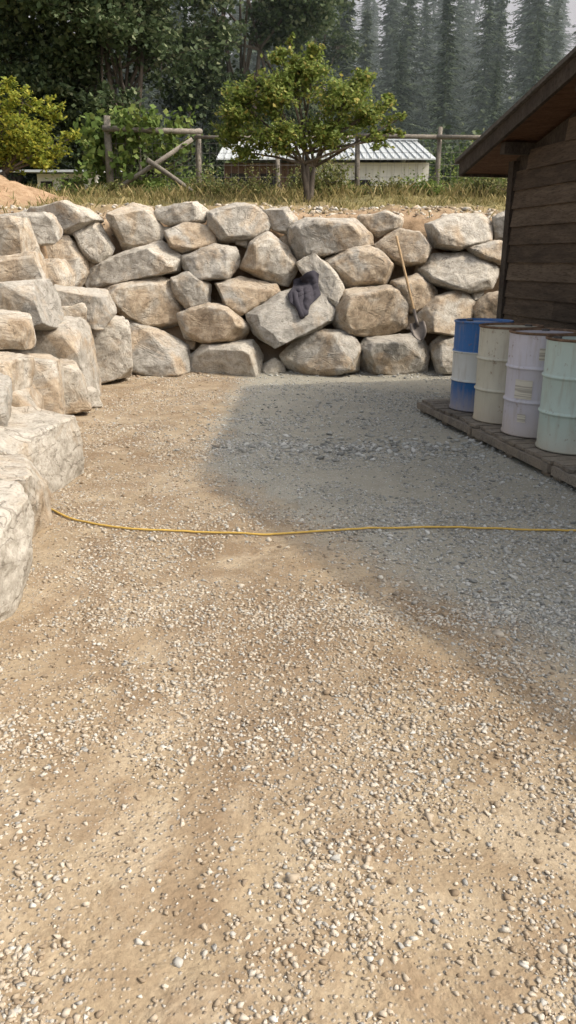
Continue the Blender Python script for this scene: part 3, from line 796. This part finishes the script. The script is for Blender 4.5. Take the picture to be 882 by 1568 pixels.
for k, (x, y, rx, ry, rz, lf, n, mt) in enumerate([
  (-1.5,18.0,.7,.5,.6,.07,1700,M_leafS),(-.7,17.8,.7,.5,.6,.07,1500,M_leafS),(.9,18.6,.6,.6,1.05,.08,2000,M_leafS),(.3,18.4,.6,.5,.8,.08,1600,M_leafS),
  (2.2,18.2,.7,.5,.5,.07,1300,M_leafS),(3.0,18.2,.7,.5,.55,.07,1300,M_leafV),(4.2,18.0,.8,.6,.6,.07,1500,M_leafS),(5.0,17.6,.8,.6,.65,.07,1600,M_leafS),(4.4,20.5,.9,.6,1.0,.08,1700,M_leafV),
  (-3.0,18.4,.5,.4,.45,.09,700,M_leafV),(-4.9,18.8,.5,.4,.7,.09,700,M_leafV),(-2.5,21.5,.9,.6,1.1,.09,1500,M_leafV),(6.5,19,.9,.7,.9,.08,1500,M_leafS),(1.6,20.6,.8,.6,.45,.08,1100,M_leafV),(5.4,20.5,.9,.6,1.3,.08,1700,M_leafV),(-3.9,18.3,.4,.3,.4,.08,600,M_leafS)]):
    shrub('shrub', 60+k, x, y, rx, ry, rz, lf, n, mt)
rg = np.random.RandomState(77); C = []
for q_ in range(300):
    x = rg.uniform(-22, 22); y = rg.uniform(34, 41) ; s_ = rg.uniform(.6, 1.3)
    z = H(x, y)+rg.uniform(.2, 1.0)*(2.3 if x < 3 else 2.0)
    C.append(np.array([x,y,z])+rg.normal(size=(110,3))*s_*.6)
V_, F_ = leaf_quads(rg, np.concatenate(C), .25, .75); mesh_np('hedgerow_foliage', V_, F_, M_leafD)

# ------------------------------------------------------------------ fence
fen = empty('wooden_fence'); b = Builder(); FY = 19.0
posts = [(-4.05,1.62,.085),(-2.03,1.35,.065),(-.22,1.22,.05),(1.58,1.28,.06),(3.38,1.42,.055),(5.2,1.35,.055),(7.0,1.35,.055)]
rb = random.Random(2)
for x, hh, r_ in posts:
    z = H(x, FY); l_ = rb.uniform(-.03,.03)
    b.tube([(x,FY,z-.2),(x+l_*.5,FY,z+hh*.5),(x+l_,FY,z+hh)], [r_*1.05, r_, r_*.9], 10)
b.tube([(-3.35,FY,3.0),(-3.33,FY,4.55)], [.035,.03], 8)
def rail(x0,z0,x1,z1,r_=.05,y=FY-.12):
    b.tube([(x0,y,z0),((x0+x1)/2,y,(z0+z1)/2+rb.uniform(-.02,.02)),(x1,y,z1)], [r_, r_*.95, r_*.85], 9)
zr = H(-3, FY)
rail(-4.1, 4.37, -1.9, 4.30, .065, FY-.16)
rail(-.35, 4.20, 1.7, 4.20, .03); rail(1.5, 4.22, 3.5, 4.20, .052); rail(3.3, 4.20, 5.3, 4.18, .05); rail(5.1,4.18,7.1,4.18,.045); rail(-2.1, 4.2, -.2, 4.2, .035)
rail(-3.85, zr+.12, -2.1, zr+1.15, .055, FY-.35); rail(-3.1, zr+.72, -2.05, zr+.02, .055, FY-.47)
b.make('posts_and_rails', M_fence, fen, True)
b = Builder()
for hh in (.15,.4,.65,.9,1.1):
    b.tube([(-4.05,FY-.05,zr+hh),(7,FY-.05,zr+hh+.02)], .004, 4)
for q_ in range(70):
    x = -4+q_*.16; b.tube([(x,FY-.05,zr+.05),(x,FY-.05,zr+1.12)], .0028, 3)
b.make('wire_mesh', mat_plain('wire_mat', (.25,.24,.23), .5, .2, 9, .6), fen)
ve = empty('grape_vine'); rg = np.random.RandomState(31); C = []; b = Builder()
for q_ in range(150):
    x = rg.uniform(-4.6, -2.2); t = rg.rand(); top = 1.6 - .2*abs(x+3.2) + .15*math.sin(x*5)
    z = zr+top*(1-t**1.6*.95)
    if x > -3.0 and z < zr+.8 and rg.rand() < .9: continue
    yy = FY+rg.uniform(-.35,.4)
    if (-4.3 < x < -3.8) or (zr+1.1 < z < zr+1.5 and rg.rand() < .45): yy = FY+.3
    C.append(np.array([x, yy, z])+rg.normal(size=(13,3))*np.array([.13,.06,.12]))
for q_ in range(9):
    x = -4.2+q_*.25; b.tube([(-3.9,FY+.1,zr),(x,FY+.1,zr+.8),(x+rg.uniform(-.2,.3),FY,zr+1.75)], [.02,.012,.005], 5)
    C.append(np.array([x+.05, FY, zr+1.6])+rg.normal(size=(12,3))*np.array([.06,.06,.14]))
b.make('vines', M_bark, ve); V_, F_ = leaf_quads(rg, np.concatenate(C), .16, .9, .1); mesh_np('foliage', V_, F_, M_leafV, ve)

rg = np.random.RandomState(41); n = 34000
x = rg.uniform(-9, 9, n); y = 12.5+6.9*rg.rand(n)**.8
den = vn(x, y, 1.2, 21)*.6+vn(x, y, 4, 22)*.4
keep = (rg.rand(n) < np.clip((den-.52)*4+(y-15.0)*.35, .05, 1)) & ~((np.abs(x+5.9) < 1.3) & (np.abs(y-15.8) < 1.2) & (rg.rand(n) < .9)); x, y = x[keep], y[keep]; n = len(x); z = height(x, y)
hh = rg.uniform(.05,.16,n)*(1+1.3*(y>17.2)*rg.rand(n)); an = rg.uniform(0,2*PI,n); ww = .005+.005*rg.rand(n)
dx, dy = np.cos(an)*ww, np.sin(an)*ww; lx, ly = rg.normal(size=n)*hh*.45, rg.normal(size=n)*hh*.45
V_ = np.stack([np.stack([x-dx,y-dy,z-.02],1), np.stack([x+dx,y+dy,z-.02],1), np.stack([x+dx*.6+lx*.45,y+dy*.6+ly*.45,z+hh*.6],1), np.stack([x+lx,y+ly,z+hh],1)],1).reshape(-1,3)
mesh_np('dry_grass', V_, np.arange(4*n).reshape(-1,4), M_grass)

# ------------------------------------------------------------------ barn
barn = empty('metal_roof_barn')
M_wall = mat_plain('barn_wall_mat', (.66,.65,.60), .8, .2, 1.5)
M_metal = mat_plain('metal_roof_mat', (.50,.53,.54), .5, .15, 1.2, .1)
M_dark = mat_plain('dark_opening_mat', (.03,.028,.026), .8, .3, 3)
M_red = mat_wood('barn_board_mat', (.06,.035,.025), (.11,.07,.05), (.16,.11,.08), (3,3,.5), 4)
x0, x1, ye, yr, ze, zg = -2.3, 4.75, 27.0, 31.2, 4.66, 5.72
b = Builder(); b.box(I3, (.9, 27.4, 3.0), (x1-.15, 27.5, 4.62)); b.box(I3, (x1-.25, 27.5, 3.0), (x1-.15, 35.0, 4.62)); 
b.v += [Vector(p) for p in [(x1-.2,27.45,4.6),(x1-.2,35,4.6),(x1-.2,yr,zg-.08)]]; b.f.append([len(b.v)-3,len(b.v)-2,len(b.v)-1])
for xx in np.arange(1.3, 4.5, .42): b.box(I3, (xx, 27.375, 3.0), (xx+.03, 27.398, 4.6))
b.make('white_walls', M_wall, barn)
b = Builder(); b.box(I3, (x0+.2, 27.5, 3.0), (.898, 27.6, 4.62)); b.make('board_wall', M_red, barn)
b = Builder()
for xa in (-1.9, -.9, .1): b.box(I3, (xa, 27.46, 3.3), (xa+.6, 27.497, 4.3))
b.box(I3, (2.0,27.36,3.2), (2.7,27.372,4.1)); b.make('openings', M_dark, barn)
b = Builder()
b.hexa([(x0,ye,ze),(x1,ye,ze),(x1,yr,zg),(x0,yr,zg),(x0,ye,ze+.04),(x1,ye,ze+.04),(x1,yr,zg+.04),(x0,yr,zg+.04)])
b.hexa([(x0,yr,zg),(x1,yr,zg),(x1,35.4,ze),(x0,35.4,ze),(x0,yr,zg+.04),(x1,yr,zg+.04),(x1,35.4,ze+.04),(x0,35.4,ze+.04)])
for xx in np.arange(x0+.02, x1, .235):
    b.hexa([(xx,ye-.005,ze+.042),(xx+.045,ye-.005,ze+.042),(xx+.045,yr,zg+.042),(xx,yr,zg+.042),(xx+.01,ye-.005,ze+.085),(xx+.035,ye-.005,ze+.085),(xx+.035,yr,zg+.085),(xx+.01,yr,zg+.085)])
b.box(I3, (x0,yr-.15,zg+.05),(x1,yr+.15,zg+.10))
b.make('ribbed_roof', M_metal, barn)
ob_ = empty('small_outbuilding'); b = Builder()
b.box(I3, (-7.2,24,3.0), (-5.5,24.08,3.95)); b.box(I3, (-7.2,24.08,3.0),(-7.12,26.5,3.95)); b.box(I3, (-5.58,24.08,3.0),(-5.5,26.5,3.95)); b.make('walls', M_wall, ob_)
b = Builder(); b.box(I3, (-6.5,23.97,3.05), (-5.9,23.998,3.82)); b.box(I3, (-7.1,23.97,3.4), (-6.75,23.998,3.75)); b.make('door_and_window', M_dark, ob_)
b = Builder(); b.hexa([(-8.6,23.6,3.96),(-5.3,23.6,3.96),(-5.3,26.8,4.25),(-8.6,26.8,4.25),(-8.6,23.6,4.02),(-5.3,23.6,4.02),(-5.3,26.8,4.31),(-8.6,26.8,4.31)]); b.make('roof', M_metal, ob_)

# ------------------------------------------------------------------ conifer forest
def conifer_mesh(name, seed, hgt, wid, mat, dens=1.):
    rg = np.random.RandomState(seed); Vs = []
    z = hgt*.04; lob = rg.uniform(0, 6.28, 4)
    while z < hgt*.99:
        t = z/hgt; R0 = wid*(1-t)**.75*(1+.22*math.sin(z*1.7+lob[0])+.15*math.sin(z*3.9+lob[1]))+.10
        nb = int((8+6*(1-t))*dens)
        for k in range(nb):
            an = rg.uniform(0, 2*PI); L_ = R0*rg.uniform(.45, 1.2); droop = rg.uniform(.1,.55)*(1-t*.6)
            ns = max(3, int(L_/.27)); zz = z+rg.uniform(-.2,.2)
            for q_ in range(ns):
                f = (q_+.6)/ns; r_ = L_*f
                c = np.array([math.cos(an)*r_, math.sin(an)*r_, zz-droop*r_*f+.06*r_])
                for hq in range(2):
                    a2 = an+rg.uniform(-1.1, 1.1); s_ = rg.uniform(.28,.50)*(1.15-.5*f)
                    d = np.array([math.cos(a2), math.sin(a2), -.35+rg.uniform(-.4,.25)])*s_
                    w = np.array([-math.sin(a2), math.cos(a2), rg.uniform(-.5,.5)])*s_*.34
                    Vs += [c-d*.3, c+w-np.array([0,0,.06]), c+d, c-w-np.array([0,0,.06])]
        z += hgt*.019*rg.uniform(.7,1.3)
    V_ = np.array(Vs); F_ = np.arange(len(V_)).reshape(-1,4)
    o = mesh_np(name, V_, F_, mat); me = o.data; COL.objects.unlink(o); bpy.data.objects.remove(o)
    bm = bmesh.new(); bm.from_mesh(me)
    bmesh.ops.create_cone(bm, segments=7, radius1=hgt*.012, radius2=.02, depth=hgt, matrix=Matrix.Translation((0,0,hgt/2)))
    bm.to_mesh(me); bm.free(); return me
forest = empty('conifer_forest')
CM = [[conifer_mesh('conifer_%d_%d' % (mi, k), 300+mi*10+k, 20, w, M_con[mi], (1., .9, .75)[mi]) for k, w in enumerate((2.8, 3.5, 2.3))] for mi in range(3)]
rf = random.Random(9)
def put(x, y, h_, mi):
    me = CM[mi][rf.randrange(3)]; o = bpy.data.objects.new('conifer', me); link(o, forest)
    s_ = h_/20; o.location = (x, y, H(x, y)-.4); w_ = s_*rf.uniform(.85,1.3); o.scale = (w_, w_, s_); o.rotation_euler = (rf.uniform(-.02,.02), rf.uniform(-.02,.02), rf.uniform(0,6.28))
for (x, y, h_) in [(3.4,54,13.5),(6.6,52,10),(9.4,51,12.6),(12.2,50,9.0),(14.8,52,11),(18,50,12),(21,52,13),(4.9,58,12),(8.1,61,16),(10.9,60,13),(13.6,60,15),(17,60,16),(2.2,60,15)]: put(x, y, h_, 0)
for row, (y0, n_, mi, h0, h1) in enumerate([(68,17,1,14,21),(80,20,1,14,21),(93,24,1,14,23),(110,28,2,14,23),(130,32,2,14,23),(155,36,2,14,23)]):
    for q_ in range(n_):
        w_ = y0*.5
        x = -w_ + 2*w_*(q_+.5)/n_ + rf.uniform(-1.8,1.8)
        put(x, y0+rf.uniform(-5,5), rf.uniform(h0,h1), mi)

# ------------------------------------------------------------------ wildfire smoke hanging over the valley behind the yard
bm = bmesh.new(); bmesh.ops.create_cube(bm, size=1)
me = bpy.data.meshes.new('smoke_haze'); bm.to_mesh(me); bm.free()
hz = link(bpy.data.objects.new('smoke_haze', me)); hz.scale = (360, 230, 120); hz.location = (0, 31+115, 55)
hm = bpy.data.materials.new('smoke_haze_mat'); hm.use_nodes = True; t = hm.node_tree; t.nodes.clear()
vo = t.nodes.new('ShaderNodeVolumeScatter'); vo.inputs['Color'].default_value = (.76,.95,.95,1); vo.inputs['Density'].default_value = .0038; vo.inputs['Anisotropy'].default_value = .2
ou = t.nodes.new('ShaderNodeOutputMaterial'); t.links.new(vo.outputs[0], ou.inputs['Volume']); me.materials.append(hm)

# ------------------------------------------------------------------ light
sd = Vector((.92, -.30, 1.0)).normalized()
sun = bpy.data.lights.new('sun', 'SUN'); sun.energy = 2.55; sun.angle = math.radians(1.0); sun.color = (1., .89, .735)
so_ = link(bpy.data.objects.new('sun', sun)); so_.rotation_euler = sd.to_track_quat('Z', 'Y').to_euler()
w = bpy.data.worlds.new('World'); S.world = w; w.use_nodes = True; nt = w.node_tree; nt.nodes.clear()
sky = nt.nodes.new('ShaderNodeTexSky'); sky.sky_type = 'NISHITA'; sky.sun_disc = False
sky.sun_elevation = math.asin(sd.z); sky.sun_rotation = math.atan2(sd.x, sd.y); sky.dust_density = 7; sky.air_density = 1.0; sky.ozone_density = 1
hs = nt.nodes.new('ShaderNodeHueSaturation'); hs.inputs['Saturation'].default_value = .42; hs.inputs['Value'].default_value = 1.55
nt.links.new(sky.outputs[0], hs.inputs['Color'])
bg = nt.nodes.new('ShaderNodeBackground'); bg.inputs[1].default_value = .15; wo = nt.nodes.new('ShaderNodeOutputWorld')
nt.links.new(hs.outputs[0], bg.inputs[0]); nt.links.new(bg.outputs[0], wo.inputs[0])
S.view_settings.view_transform = 'Standard'; S.view_settings.look = 'None'; S.view_settings.exposure = 0

# ------------------------------------------------------------------ camera
cam = bpy.data.cameras.new('camera'); cam.sensor_fit = 'VERTICAL'; cam.sensor_height = 36; cam.sensor_width = 36*9/16
cam.lens = 27.09; cam.clip_end = 1500; cam.clip_start = .05
co_ = link(bpy.data.objects.new('camera', cam)); co_.location = (0, 0, 1.6); co_.rotation_euler = (math.radians(71.9), 0, 0)
S.camera = co_
